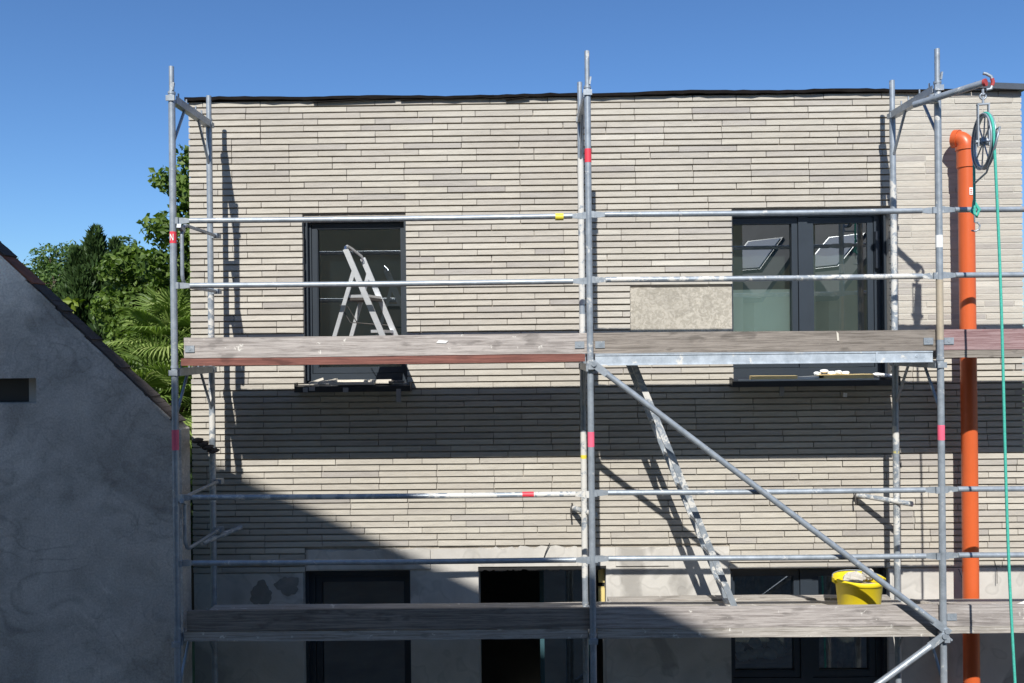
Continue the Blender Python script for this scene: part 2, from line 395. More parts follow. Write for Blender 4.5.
# shell, rooms
mb = MB()
mb.box(X0, X0+.3, YW+.34, 12.2, G, ZT-.05); mb.box(X1-.3, X1, YW+.34, 12.2, G, ZT-.05); mb.box(X0, X1, 12.2, 12.5, G, ZT-.05)
mb.build('side_and_rear_wall', 'plaster', H)
MB().box(X0+.3, X1-.3, YW+.34, 12.2, -1.35, -1.05).build('upper_floor_slab', 'room', H)
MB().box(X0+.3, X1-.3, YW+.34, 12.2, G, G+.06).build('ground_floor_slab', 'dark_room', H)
MB().box(X0+.3, X1-.3, YW+.34, 12.2, 1.55, 1.75).build('ceiling_slab', 'room', H)
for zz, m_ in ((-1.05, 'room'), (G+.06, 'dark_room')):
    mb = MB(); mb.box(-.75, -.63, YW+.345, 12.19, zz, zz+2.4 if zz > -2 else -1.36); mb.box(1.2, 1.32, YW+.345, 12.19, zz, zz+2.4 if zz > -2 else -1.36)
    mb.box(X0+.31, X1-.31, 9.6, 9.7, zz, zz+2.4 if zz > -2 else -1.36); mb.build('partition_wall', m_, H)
mb = MB(); mb.box(X0+.01, X1-.01, YW+.03, 12.49, ZT-.05, ZT+.0); mb.build('roof', 'bitumen', H)
# black membrane lip, slightly wavy, and grey flashing at the right
mb = MB(); n = 90; st = len(mb.v)
for i in range(n+1):
    x = X0-.02+(3.86+2.85)*i/n; w = .006*math.sin(i*.35)+.008*math.sin(i*.11+1)+R.uniform(-.004,.004)
    d = R.uniform(-.006, .006)
    for y, z in ((YW-.035+d, 2.088+w*.6+R.uniform(-.004,.004)), (YW+.4, 2.10), (YW+.4, 2.125), (YW-.035+d, 2.113+w*.8)): mb.v.append((x, y, z))
for i in range(n):
    a = i*4
    for q in range(4): mb.f.append((a+q, a+(q+1)%4, a+4+(q+1)%4, a+4+q)); mb.sm.append(False); mb.t.append(.5)
mb.f += [(0,3,2,1), (n*4,n*4+1,n*4+2,n*4+3)]; mb.sm += [False]*2; mb.t += [.5]*2
mb.build('roof_membrane_edge', 'bitumen', H)
mb = MB(); mb.box(3.868, X1+.03, YW-.045, YW+.42, 2.09, 2.125); mb.beam((3.868, YW-.05, 2.128), (X1+.03, YW-.05, 2.105), .02, .05); mb.build('cap_flashing', 'flashing', H)
# loose slivers under the membrane
for x0, x1, zz in ((-1.75, -1.05, 2.083), (-.1, .1, 2.078), (-1.0, -.2, 2.092)):
    mb = MB(); mb.beam((x0, YW-.02, zz-.015), (x1, YW-.03, zz+.008), .02, .007); mb.build('membrane_sliver', 'bitumen', H)

# windows ------------------------------------------------------------
def window(o, spans, gz, rec, sw=.045, ext=(0, 0), tilt=None):
    """outer frame o, glass spans in x, glass range gz; each pane sits in a sash with a border sw"""
    x0, x1, z0, z1 = o; y0 = YW+rec; g = .002; x0 -= ext[0]; x1 += ext[1]
    mb = MB(); c, d = gz[0]-sw-.004, gz[1]+sw+.004
    mb.box(x0+g, x1-g, y0, y0+.08, z0+g, c); mb.box(x0+g, x1-g, y0, y0+.08, d, z1-g)
    edges = [x0+g]+[e for a, b in spans for e in (a-sw-.004, b+sw+.004)]+[x1-g]
    for i in range(0, len(edges), 2):
        if edges[i+1]-edges[i] > .004: mb.box(edges[i], edges[i+1], y0-.003*(0 < i < len(edges)-2), y0+.079, c, d)
    mb.box(o[0]+g, o[0]+.028, y0-.05, y0-.004, z0+.03, z1-.02); mb.box(o[1]-.028, o[1]-g, y0-.05, y0-.004, z0+.03, z1-.02)
    w = mb.build('window', 'frame', H)
    for k, (a, b) in enumerate(spans):
        s = MB(); ys = y0+.010; c, d = gz
        s.box(a-sw, a, ys, ys+.06, c-sw, d+sw); s.box(b, b+sw, ys, ys+.06, c-sw, d+sw); s.box(a, b, ys, ys+.06, d, d+sw); s.box(a, b, ys, ys+.06, c-sw, c)
        s.box(a, a+.006, ys+.008, ys+.02, c, d); s.box(a+.006, b, ys+.008, ys+.02, c, c+.006)
        s.build('sash', 'frame', w)
        t = tilt[k] if tilt else (0, 0)
        MB().quad([(a-.003, ys+.032+t[0], c-.003), (b+.003, ys+.032+t[1], c-.003), (b+.003, ys+.032+t[1], d+.003), (a-.003, ys+.032+t[0], d+.003)]).build('pane', 'glass', w)
    return w, spans, y0
wul, sp, yy = window(W_UL, [(-1.765, -1.035)], (-.215, 1.0), .12)
wll, _, _ = window(W_LL, [(-1.765, -1.04)], (G+.35, -2.09), .14)
wlr, spl, _ = window(W_LR, [(1.835, 2.35), (2.56, 3.0)], (-2.885, -2.06), .10, .05)
wur, spr, yr = window(W_UR, [(1.835, 2.375), (2.56, 3.03)], (-.20, 1.0), .13, .05, (.05, 0), [(0, 0), (.018, -.018)])
# interior mullion rail of left window and pale sheet standing behind the left sash of the right window
MB().box(spr[0][0]-.03, spr[0][1]+.01, yr+.10, yr+.108, W_UR[2]+.05, .435).build('paper_sheet', 'blind', wur)
def curtain(x0, x1, y, z0, z1, m, par, amp=.012, per=.09):
    mb = MB(); n = 60
    for i in range(n):
        a, b = x0+(x1-x0)*i/n, x0+(x1-x0)*(i+1)/n; f = lambda x: y+amp*math.sin(x*2*math.pi/per+math.sin(x*7))
        mb.quad([(a, f(a), z0), (b, f(b), z0), (b, f(b), z1), (a, f(a), z1)], smooth=True)
    mb.build('curtain', m, par)
M['sheer'] = simple('grey_green_sheer', (.27,.32,.30), .95, var=.05, bmp=0)
M['dark_lace'] = simple('dark_lace', (.20,.20,.185), .95, var=.8, scale=11, bmp=0)
curtain(spr[0][0]-.04, spr[1][1]+.04, yr+.30, W_UR[2], 1.08, 'sheer', wur, .006, .25)
M['slate_blind'] = simple('slate_blind', (.055,.075,.085), .9, var=.1, bmp=0)
curtain(-1.80, -1.0, YW+.12+.30, W_UL[2], 1.08, 'slate_blind', wul, .004, .4)  # dark sheet added behind the pane so the room reads evenly dark
curtain(spl[0][0]-.04, spl[1][1]+.04, yr+.42, W_LR[2], -1.98, 'dark_lace', wlr)
MB().box(spr[1][1]+.055, spr[1][1]+.085, yr-.035, yr-.004, .60, .92).build('handle', 'sill', wur)
# sills
for o, ex in ((W_UL, .05), (W_UR, .03)):
    mb = MB(); a, b, zz = o[0]-ex, o[1]+ex*.7, o[2]
    mb.quad([(a, YW-.10, zz-.012), (b, YW-.10, zz-.012), (b, YW+.13, zz+.012), (a, YW+.13, zz+.012)])
    mb.box(a, b, YW-.103, YW-.097, zz-.060, zz-.012); mb.box(a, b, YW-.096, YW-.004, zz-.030, zz-.026)
    mb.box(a-.003, a, YW-.103, YW-.002, zz-.06, zz+.02); mb.box(b, b+.003, YW-.103, YW-.002, zz-.06, zz+.02)
    mb.build('window_sill', 'sill', H)
for a, b, c, d in ((-1.50,-1.455,-.415,-.375), (-1.05,-1.01,-.50,-.39), (-1.84,-1.80,-.41,-.37), (-1.79,-1.74,-.40,-.365)): MB().box(a, b, YW-.108, YW-.104, c, d).build('tape_strip', 'tape', H)
mb = MB(); mb.box(2.21, 2.25, YW-.006, YW-.003, -.49, -.41); mb.build('tape_strip', 'tape', H)
mb = MB(); mb.prism([(2.745,-.50),(2.775,-.505),(2.78,-.47),(2.75,-.465)], YW-.02, YW-.003); mb.build('foam_scrap', 'white_paint', H)
# door leaf glass deep in the middle opening, blue tube, yellow timber, cable ends
mb = MB(); mb.box(.16, .20, 7.75, 7.80, G+.06, -2.0); mb.box(.6, .64, 7.75, 7.80, G+.06, -2.0)
M['teal'] = simple('teal_film', (.05,.11,.13), .25, 0, .2, 4); idr = mb.build('inner_door', 'teal', H); MB().box(.20, .60, 7.77, 7.78, G+.06, -2.05).build('pane', 'glass', idr)
mb = MB(); mb.box(.660, .712, YW+.10, YW+.16, -2.10, -1.98); mb.build('timber_block', 'wood_yellow', H); MB().box(.660, .712, YW+.10, YW+.16, -2.32, -2.15).build('timber_block', 'wood_yellow', H)
MB().tube([(.19, YW+.02, -1.93), (.185, YW-.02, -1.85), (.20, YW-.03, -1.80), (.235, YW-.04, -1.72)], .004, 6).build('loose_wire', 'cable', H)
MB().tube([(3.72, YW+.005, -1.98), (3.73, YW-.03, -2.05), (3.72, YW-.05, -2.12), (3.74, YW-.04, -2.17)], .003, 6).build('loose_wire', 'cable', H)
MB().tube([(4.02, YW+.005, -1.90), (4.03, YW-.02, -1.98), (4.03, YW-.02, -2.1)], .003, 6).build('loose_wire', 'cable', H)

# ------------------------------------------------------------------ things on the upper sills
def strip(name, label, m, x0, x1, y, z, w, h, tilt=0, rz=0, grp='scraps lying on the window sills'):
    mb = MB(); L_ = x1-x0; dx = L_/2*math.cos(rz); dy = L_/2*math.sin(rz); c = (x0+x1)/2
    n = 6; 
    pts = [Vector((c-dx+2*dx*i/n, y-dy+2*dy*i/n, z+tilt*(i/n-.5)+R.uniform(-.001,.001))) for i in range(n+1)]
    for i in range(n): mb.beam(pts[i], pts[i+1], w, h)
    o = mb.build(name, m, None, (c, y, z)); tag(o, label, 'strip', grp); return o
SL, SR = W_UL[2], W_UR[2]
strip('brick_slip', 'long beige brick slip lying along the left upper window sill', 'tile_strip', -1.56, -1.10, YW-.03, SL+.022, .05, .035, .0, .02)
strip('brick_slip', 'broad pale slip at front of the left upper sill, over the tape', 'tile_strip', -1.62, -1.24, YW-.075, SL+.012, .04, .022, -.004, .0)
strip('brick_slip', 'short beige slip tilted up at left end of left sill', 'tile_strip', -1.80, -1.68, YW-.05, SL+.032, .05, .018, .04, .2)
strip('brick_slip', 'short beige slip leaning between tilted and long slips on left sill', 'tile_strip', -1.72, -1.56, YW-.06, SL+.03, .05, .02, .03, -.1)
strip('wood_strip', 'grey weathered stick at the right end of left sill', 'wood_grey', -1.12, -.99, YW-.05, SL+.02, .04, .02)
strip('insulation_strip', 'left piece of yellow strip on the right upper sill', 'yellow_foam', 1.95, 2.34, YW-.05, SR+.014, .06, .035)
strip('insulation_strip', 'right piece of yellow strip on the right upper sill', 'yellow_foam', 2.52, 2.98, YW-.05, SR+.020, .06, .036)
strip('white_slat', 'thin white slat under the yellow strips on right sill', 'white_pvc', 1.84, 3.02, YW-.085, SR-.004, .03, .014)
strip('white_slat', 'short white slat between two yellow strips on right sill', 'white_pvc', 2.34, 2.56, YW-.06, SR+.014, .04, .02, .01)
def lump(mb, c, rx, ry, rz, n=7, tone=.5):
    st = len(mb.v); m_ = 9
    for i in range(n+1):
        a = math.pi*i/n
        for q in range(m_):
            t = 2*math.pi*q/m_; k = R.uniform(.8, 1.15) if 0 < i < n else 1
            mb.v.append((c[0]+rx*k*math.sin(a)*math.cos(t), c[1]+ry*k*math.sin(a)*math.sin(t), c[2]+rz*k*math.cos(a)))
    for i in range(n):
        for q in range(m_):
            mb.f.append((st+i*m_+q, st+(i+1)*m_+q, st+(i+1)*m_+(q+1)%m_, st+i*m_+(q+1)%m_)); mb.sm.append(False); mb.t.append(tone)
mb = MB()
for k in range(5): lump(mb, (2.52+.06*k, YW-.04, SR+.045+(.012 if k in (1, 3) else 0)+R.uniform(-.004,.01)), .035, .03, .016)
tag(mb.build('crumpled_foil', 'white_paint', None, (2.66, YW-.04, SR+.03)), 'crumpled white plastic scrap on the yellow strip of right sill', 'plastic scrap', 'scraps lying on the window sills')
mb = MB()
for k in range(3): lump(mb, (3.03+.05*k, YW-.04, SR+.03-.006*k), .045, .03, .018)
tag(mb.build('crumpled_foil', 'white_paint', None, (3.08, YW-.04, SR+.02)), 'white plastic scrap at the right end of right sill', 'plastic scrap', 'scraps lying on the window sills')

mb = MB()
for k in range(9): lump(mb, (1.92+.045*k+R.uniform(-.02,.02), YW+.30+R.uniform(-.03,.03), -2.78+R.uniform(-.05,.09)), .06, .05, .045)
tag(mb.build('crumpled_sheet', 'blue_white', None, (2.1, YW+.3, -2.85)), 'crumpled pale sheet behind the left pane of the lower right window', 'sheet')
tag(MB().box(1.80, 2.45, YW+.22, YW+.40, -2.95, -2.86).build('shelf_board', 'dark_room', None, (2.1, YW+.3, -2.95)), 'dark shelf board behind the lower right window, under the pale sheet', 'board')
# ------------------------------------------------------------------ scaffold
S = thing('scaffold', 'galvanised tube scaffold with plank decks standing before the brick facade', 'scaffold', (1.5, 6.4, G))
AX = [-2.555, .515, 3.078, 5.648]
D1, D2 = -.10, -2.13                   # deck tops
TOPZ = 1.86
def frame(ax, z0, z1, top=False, dirty=False, spig=.2):
    mb = MB()
    for y in (YO, YI): mb.tube([(ax, y, z0+.01), (ax, y, z1)], .0242, 16)
    zc = z1-.035
    mb.box(ax-.022, ax+.022, YO+.024, YI-.024, zc-.03, zc-.026); 
    mb.box(ax-.026, ax-.022, YO+.024, YI-.024, zc-.03, zc+.026); mb.box(ax+.022, ax+.026, YO+.024, YI-.024, zc-.03, zc+.026)
    for y, s in ((YO, 1), (YI, -1)):                  # gussets
        mb.tube([(ax, y+s*.02, z1-.36), (ax, y+s*.23, z1-.06)], .011, 8)
        mb.tube([(ax, y, z1-.005), (ax, y, z1+.012)], .0275, 16)
        mb.box(ax-.032, ax+.032, y-.032 if s > 0 else y-.03, y-.022 if s > 0 else y+.03, z1-.06, z1-.02)
    for k in range(4):                                # pins on the transom
        yk = YO+.12+.15*k+(.03 if k == 2 else 0); mb.tube([(ax, yk, zc), (ax, yk, zc+.07)], .007, 6)
    for y in (YO, YI):                                # spigots
        e = spig if (top) else .05
        mb.tube([(ax, y, z1), (ax, y, z1+e)], .0185 if y == YO else .021, 12)
    if top: mb.beam((ax+.016, YO-.018, z1+.02), (ax+.024, YO-.02, z1+.075), .012, .016, (0,1,0))
    return mb.build('frame', 'galv_dirty' if dirty else 'galv', S)
lifts = [(G+.03, -2.165), (-2.165, -.165), (-.165, TOPZ)]
FR = {}
for i, ax in enumerate(AX):
    for j, (a, b) in enumerate(lifts):
        FR[i, j] = frame(ax, a, b, j == 2, False, (.20, .27, .25, .2)[i])
    for y in (YO, YI):
        mb = MB(); mb.box(ax-.075, ax+.075, y-.075, y+.075, G, G+.008); mb.tube([(ax, y, G+.008), (ax, y, G+.2)], .019, 10); mb.tube([(ax,y,G+.2),(ax,y,G+.23)], .035, 10)
        mb.build('base_plate', 'galv', S)
# plaster smears: thin sleeves on the inner standards
for i, z0, z1 in ((1, .3, 1.5), (1, -.09, .22), (1, -1.95, -.75), (0, -.08, .45), (0, -1.3, -.3), (2, -.09, 1.3), (2, -1.9, -.7)):
    mb = MB(); n = 24; pts = [(AX[i], YI, z0+(z1-z0)*k/n) for k in range(n+1)]
    mb.tube(pts, [.0248+R.uniform(0, .0012) for _ in pts], 14); mb.build('plaster_smear', 'smear' if i == 1 else 'galv_dirty', S)
def sticker(i, j, z, h, m, letter=False, y=YO):
    ax = AX[i]; b = MB().tube([(ax, y, z-h/2), (ax, y, z+h/2)], .0252, 18).build('sticker', m, FR[i, j])
    if letter:
        mb = MB(); yy = y-.0268; w = .011; hh = h*.28
        mb.beam((ax-w, yy, z-hh), (ax-w, yy, z+hh), .004, .002, (0,1,0)); mb.beam((ax+w, yy, z-hh), (ax+w, yy, z+hh), .004, .002, (0,1,0))
        mb.beam((ax-w, yy-.0008, z+hh), (ax+w, yy-.0008, z-hh), .005, .002, (0,1,0)); mb.build('letter', 'white_paint', FR[i, j])
sticker(0, 2, .795, .085, 'red_paint', True); sticker(0, 1, -.70, .15, 'pink_paint')
sticker(1, 2, 1.36, .10, 'red_paint'); sticker(1, 1, -.725, .11, 'pink_paint'); sticker(2, 1, -.70, .11, 'pink_paint')
sticker(2, 2, .70, .09, 'white_paint')
sticker(1, 1, -.955, .03, 'yellow_paint', y=YI); sticker(2, 1, -.94, .02, 'yellow_paint', y=YI)
M['ochre_tube'] = simple('ochre_stained_steel', (.42,.36,.27), .6, .2, .2, 9)
MB().tube([(AX[2], YO, -.02), (AX[2], YO, .42)], .0248, 16).build('stain_sleeve', 'ochre_tube', FR[2, 2])
def rail(i, z, m='galv', dz=0, sl=0):
    a, b = AX[i]+.03, AX[i+1]-.03; y = YO+.012
    mb = MB(); n = 14
    mb.tube([(a+.09+(b-a-.18)*k/n, y, z+sl*(k/n-.5)-.004*math.sin(math.pi*k/n)) for k in range(n+1)], .0205, 12)
    for e, s, zz in ((a, 1, z-sl/2), (b, -1, z+sl/2)):
        mb.prism([(e+s*(-.012), zz-.022), (e+s*.04, zz-.022), (e+s*.11, zz-.012), (e+s*.11, zz+.012), (e+s*.04, zz+.022), (e-s*.012, zz+.022)][::s], y-.008, y+.008)
        mb.box(e-.016, e+.010, y-.026, y-.009, zz-.024, zz+.024)
    return mb.build('guardrail', m, S)
rails = []
for i in range(3):
    for z in (D1+1.02, D1+.54, D2+1.00, D2+.515):
        rails.append(rail(i, z+(.0, .008, .012)[i], 'galv_dirty' if (i, z) in ((1, D1+.54), (0, D2+1.0)) else 'galv'))
MB().tube([(.27, YO+.012, D1+1.015), (.33, YO+.012, D1+1.015)], .026, 14).build('yellow_clip', 'yellow_paint', rails[0])
MB().tube([(.005, YO+.012, D2+1.0), (.09, YO+.012, D2+1.0)], .0215, 14).build('red_mark', 'red_paint', rails[2])
# end guards at the left gable end
def endguard(z0, z1, ax):
    y0, y1 = YO+.035, YI-.035; r = .09; mb = MB()
    pts = [(ax, y0+r, z1)]
    P = [Vector((ax, YI-.02, z1)), Vector((ax, y0+r, z1))] + arc((ax, y0+r, z1-r), r, math.pi/2, math.pi, (0,1,0), (0,0,1)) + arc((ax, y0+r, z0+r), r, math.pi, 1.5*math.pi, (0,1,0), (0,0,1)) + [Vector((ax, YI-.02, z0))]
    mb.tube(P, .0135, 10)
    mb.box(ax-.03, ax+.03, YI-.03, YI+.03, z1-.02, z1+.02); mb.box(ax-.03, ax+.03, YI-.03, YI+.03, z0-.02, z0+.02)
    mb.beam((ax, YO-.02, z1-.02), (ax, y0+.03, z1-.05), .03, .03)
    mb.build('end_guardrail', 'galv', S)
endguard(D1+.54, D1+1.0, AX[0]+.05); endguard(D2+.60, D2+1.0, AX[0]+.05)
# decks and toe boards
mats1 = ['wood_red', 'galv', 'wood_grey']; mats2 = ['wood_grey', 'wood_grey', 'wood_light']
tb1 = ['wood_grey', 'wood_brown', 'wood_pink']; tb2 = ['wood_grey', 'wood_grey', 'wood_grey']
M['wood_tb'] = wood_mat('pale_grey_toe_plank', (.24,.215,.20), (.43,.395,.37), .03)
tb1[0] = 'wood_tb'; tb2 = ['wood_brown', 'wood_tb', 'wood_tb']
for i in range(3):
    a, b = AX[i], AX[i+1]
    for (D, dm, tm) in ((D1, mats1[i], tb1[i]), (D2, mats2[i], tb2[i])):
        for y0, y1 in ((YO+.03, YO+.335), (YO+.345, YI-.075)):
            if dm == 'galv':
                mb = MB(); e0, e1 = a+.04, b-.04
                mb.box(e0, e1, y0, y0+.004, D-.085, D-.002); mb.box(e0, e1, y1-.004, y1, D-.085, D-.002)
                mb.box(e0, e0+.02, y0+.004, y1-.004, D-.085, D-.002); mb.box(e1-.02, e1, y0+.004, y1-.004, D-.085, D-.002); mb.box(e0+.02, e1-.02, y0+.004, y1-.004, D-.02, D-.002)
                mb.box(e0, e1, y0-.006, y0, D-.085, D-.078); mb.box(e0, e1, y0-.006, y0, D-.012, D-.002)
                mb.box(e1-.42, e1-.405, y0-.008, y0-.001, D-.084, D-.003); mb.tube([(e1-.12,y0-.003,D-.04),(e1-.12,y0+.003,D-.04)], .009, 10)
                mb.build('steel_deck', 'steel_pale', S)
            else:
                mb = MB(); h = .055
                mb.board(a+.035, b-.035, y0, y1, D-h-(.018 if D == D2 and i < 2 else 0), D, .002); mb.build('deck_board', 'wood_light' if D == D2 and dm == 'wood_grey' else dm, S)
        mb = MB(); mb.board(a+.012 if i else a+.06, b-.012, YO+.026-.036*0-.0, YO+.056, D+.004, D+.155, .0025, .14)
        t = mb.build('toe_board', tm, S)
        for v in t.data.vertices: pass
        if D == D1 or i == 2:
            for e, s in ((a+.075, 1), (b-.075, -1)):
                if i == 0 and s == 1: e += .03
                k = MB(); k.box(e-.035, e+.035, YO+.018, YO+.0245, D+.045, D+.095); k.tube([(e, YO+.016, D+.07), (e, YO+.019, D+.07)], .012, 10); k.build('board_bracket', 'galv', t)
# chalk and paint marks on toe boards
mb = MB(); mb.prism([(2.335,-.02),(2.350,-.02),(2.345,.035),(2.33,.05)][::1], YO+.0215, YO+.0235); mb.build('chalk_mark', 'tile_strip', S)
mb = MB(); mb.prism([(-.62,-.005),(-.55,-.008),(-.53,.01),(-.6,.016)], YO+.0205, YO+.0235); mb.build('chalk_mark', 'white_paint', S)
# deck gap post cut (dark seam) & loose plank at inner side of the lower deck
mb = MB(); mb.board(.7, 3.0, YI-.06, YI+.03, D2-.02, D2+.012, .004); mb.build('edge_plank', 'wood_light', S)
# diagonal braces
def brace(p, q):
    mb = MB(); p, q = Vector(p), Vector(q); d = (q-p).normalized()
    mb.tube([p+d*.12, q-d*.12], .0225, 14)
    for e, s in ((p, 1), (q, -1)):
        mb.beam(e-d*s*.03, e+d*s*.13, .012, .052, (0,0,1)); mb.tube([e+Vector((0,-.02,0)), e+Vector((0,.035,0))], .02, 10)
    mb.build('diagonal_brace', 'galv', S)
brace((.535, YO-.05, -.17), (3.075, YO-.05, -2.135)); brace((3.055, YO-.055, -2.17), (.52, YO-.05, G+.25))
def coupler(x, y, z, m='galv'):
    mb = MB(); mb.tube([(x, y, z-.03), (x, y, z+.03)], .033, 14); mb.box(x-.02, x+.02, y-.06, y-.03, z-.02, z+.02); mb.tube([(x+.03, y-.06, z), (x+.03, y+.04, z)], .008, 8); mb.build('coupler', m, S)
coupler(AX[2], YO, -2.2); coupler(AX[1], YO, -.19)
# wall ties
def tie(p, q, hook=True):
    mb = MB(); p, q = Vector(p), Vector(q); d = (q-p).normalized(); mb.tube([p, q+d*.08], .022, 12); mb.tube([p-Vector((0,-.02,0)), p+Vector((0,.02,0))], .006, 6)
    mb.build('wall_tie', 'galv_dirty', S)
    if hook:
        h = MB(); c = p+Vector((0,-.02,.0)); h.tube([c+Vector((0,.05,.03)), c+Vector((0,0,.035)), c+Vector((-.015,-.02,0)), c+Vector((-.012,-.02,-.08))], .007, 8)
        h.build('wall_hook', 'dark_iron', S)
tie((.43, YW-.04, -1.42), (.56, YI-.05, -1.41)); tie((2.83, YW-.04, -1.33), (3.10, YI-.055, -1.345))
tie((-2.40, YW-.04, -1.56), (-2.56, YI-.06, -1.60), False)
# pulley arm
arm0, arm1 = Vector((2.935, YO+.06, 1.72)), Vector((3.225, 5.70, 1.75))
mb = MB(); mb.tube([arm0, arm1], .024, 14); mb.build('pulley_arm', 'galv', S)
coupler(AX[2]-.045, YO-.03, 1.735, 'galv_dirty')

# ------------------------------------------------------------------ rope pulley
PC = Vector((3.215, 5.715, 1.345)); az = rad(11)
PD = Vector((math.sin(az), math.cos(az), 0)); PN = Vector((math.cos(az), -math.sin(az), 0)); UP = Vector((0,0,1))
P = thing('rope_pulley', 'spoked steel pulley wheel hanging from the scaffold arm by a red hook', 'pulley', tuple(PC))
RW = .188
rim = MB(); n = 48
for off, rr in ((-.014, .006), (.014, .006)):
    rim.tube([PC+PN*off+PD*(RW*math.cos(2*math.pi*i/n))+UP*(RW*math.sin(2*math.pi*i/n)) for i in range(n)], rr, 8, closed=True)
rim.tube([PC+PD*((RW-.012)*math.cos(2*math.pi*i/n))+UP*((RW-.012)*math.sin(2*math.pi*i/n)) for i in range(n)], .012, 8, closed=True)
rim.build('wheel_rim', 'galv', P)
sp_ = MB()
for k in range(8):
    t = 2*math.pi*k/8+.2; d = PD*math.cos(t)+UP*math.sin(t); sp_.tube([PC+d*.02, PC+d*(RW-.01)], .005, 6)
sp_.tube([PC-PN*.05, PC+PN*.05], .014, 10); sp_.tube([PC-PN*.022, PC+PN*.022], .028, 12); sp_.build('spokes', 'galv', P)
br = MB()
for s in (-1, 1):
    o_ = PN*.034*s
    br.beam(PC+o_+UP*(RW+.07), PC+o_-UP*.03, .008, .028, PD)
br.beam(PC+UP*(RW+.07)-PN*.04, PC+UP*(RW+.07)+PN*.04, .028, .01)
br.build('bracket', 'galv', P)
gd = MB()
a_ = PC-PD*(RW+.05)
gd.tube([PC-PD*.12+UP*.04+PN*.02, a_+UP*.04+PN*.02, a_-UP*.08+PD*.02, PC-UP*(RW+.035)-PD*.05, PC-UP*(RW+.06)+PD*.14, PC-UP*(RW+.065)+PD*.17], .007, 8)
gd.build('rope_guard', 'galv', P)
hk = MB(); T = PC+UP*(RW+.075)
hk.tube([T, T+UP*.05], .008, 8); hk.tube([T+UP*.05+PN*.02*math.cos(t)+UP*.02*math.sin(t) for t in [2*math.pi*i/12 for i in range(12)]], .006, 6, closed=True)
hk.tube([T+UP*.06, T+UP*.1], .009, 8); hk.build('swivel_eye', 'galv', P)
rh = MB(); hc = arm1+Vector((.0,-.01,.0))
rr2 = MB(); rr2.tube([hc+PN*.036-UP*.03, hc+PN*.042-UP*.005, hc+PN*.036+UP*.02], .0125, 8); rr2.build('hook_band', 'red_dull', P)
rh.tube([hc-UP*.055, hc-UP*.05+PN*.03, hc-UP*.005+PN*.042, hc+UP*.035+PN*.03, hc+UP*.055-PN*.0, hc+UP*.06-PN*.02], .011, 8); rh.build('hook', 'galv', P)
rr_ = MB(); rr_.tube([arm1-(arm1-arm0).normalized()*.012, arm1+(arm1-arm0).normalized()*.004], .0265, 14); rr_.build('red_collar', 'red_dull', S)
# rope
pts = []
pts += [PC+PD*(RW+.002)-UP*.47, PC+PD*(RW+.002)-UP*.2]
far = [PC+PD*(RW+.004)*math.cos(t)+UP*(RW+.004)*math.sin(t) for t in [math.pi*i/20 for i in range(21)]]
end = Vector((3.27, 5.42, G+.02))
near = []
s0 = far[-1]
for k in range(1, 31):
    t = k/30; near.append(s0.lerp(end, t)+Vector((.012*math.sin(t*9), .01*math.sin(t*7), 0)))
mb = MB(); mb.tube(pts+far+near, .0092, 8)
for k in range(5):
    r_ = .10+.03*k; mb.tube([end+Vector((r_*math.cos(q*.52), r_*math.sin(q*.52)-.1, .012*k)) for q in range(12)], .0115, 6, closed=True)
rope = mb.build('rope', 'rope', None, (3.4, 5.35, G)); tag(rope, 'green rope running over the pulley wheel and hanging down past the decks', 'rope')
kn = MB(); kp = pts[0]
kn.tube([kp+UP*.10, kp+UP*.05+PD*.02, kp+UP*.02-PN*.02, kp-UP*.02+PN*.015, kp+UP*.03+PN*.03, kp+UP*.08], .012, 8); kn.build('knot', 'rope', rope)
h2 = MB(); h2.tube([kp-UP*.0, kp-UP*.06]+[kp-UP*.09+PN*.035*math.sin(t)+UP*.035*math.cos(t) for t in (.6,1.4,2.2,3.0,3.8)], .006, 8); h2.build('load_hook', 'galv', rope)

# ------------------------------------------------------------------ orange drain pipe
PX, PY, PR = 3.712, 6.86, .0625
DP = thing('drain_pipe', 'tall orange plastic drain pipe with an elbow at top, before the brick wall', 'pipe', (PX+.03, PY, G))
zt = 1.58
MB().tube([(PX+.0, PY, G), (PX+.005, PY, -1.0), (PX, PY, 1.50)], PR, 28).build('pipe', 'orange', DP)
u = Vector((-.62, .78, 0)).normalized(); BR = .078; c = Vector((PX, PY, 1.575))+u*BR
el = MB(); el.tube([(PX, PY, 1.40), (PX, PY, 1.55)], PR+.008, 28); el.tube([(PX, PY, 1.545), (PX, PY, 1.575)], PR+.016, 28)
el.tube([c-u*BR*math.cos(t)+Vector((0,0,1))*BR*math.sin(t) for t in [math.radians(80)*i/14 for i in range(15)]], PR+.002, 28)
el.build('elbow', 'orange', DP)
tt = math.radians(80); ce = c-u*BR*math.cos(tt)+Vector((0,0,1))*BR*math.sin(tt); cdn = u*math.sin(tt)+Vector((0,0,1))*math.cos(tt)
MB().tube([ce-cdn*.012, ce+cdn*.03], PR+.013, 28).build('collar', 'orange', DP)
lb = MB(); lb.box(PX-.008, PX+.020, PY-PR-.0035, PY-PR-.0005, 1.165, 1.225); lb.build('label', 'white_paint', DP)
lb = MB(); 
for k in range(3): lb.box(PX-.003, PX+.014, PY-PR-.0050, PY-PR-.0034, 1.175+.014*k, 1.182+.014*k)
lb.build('label_print', 'orange', DP)
for zz in (.4, -1.75, -3.4):
    b_ = MB(); b_.tube([(PX+.012, PY, zz-.015), (PX+.012, PY, zz+.015)], PR+.004, 28); b_.box(PX, PX+.03, PY+PR, YW-.002, zz-.012, zz+.012); 
    if zz < -3: b_.build('pipe_clamp', 'galv', DP)

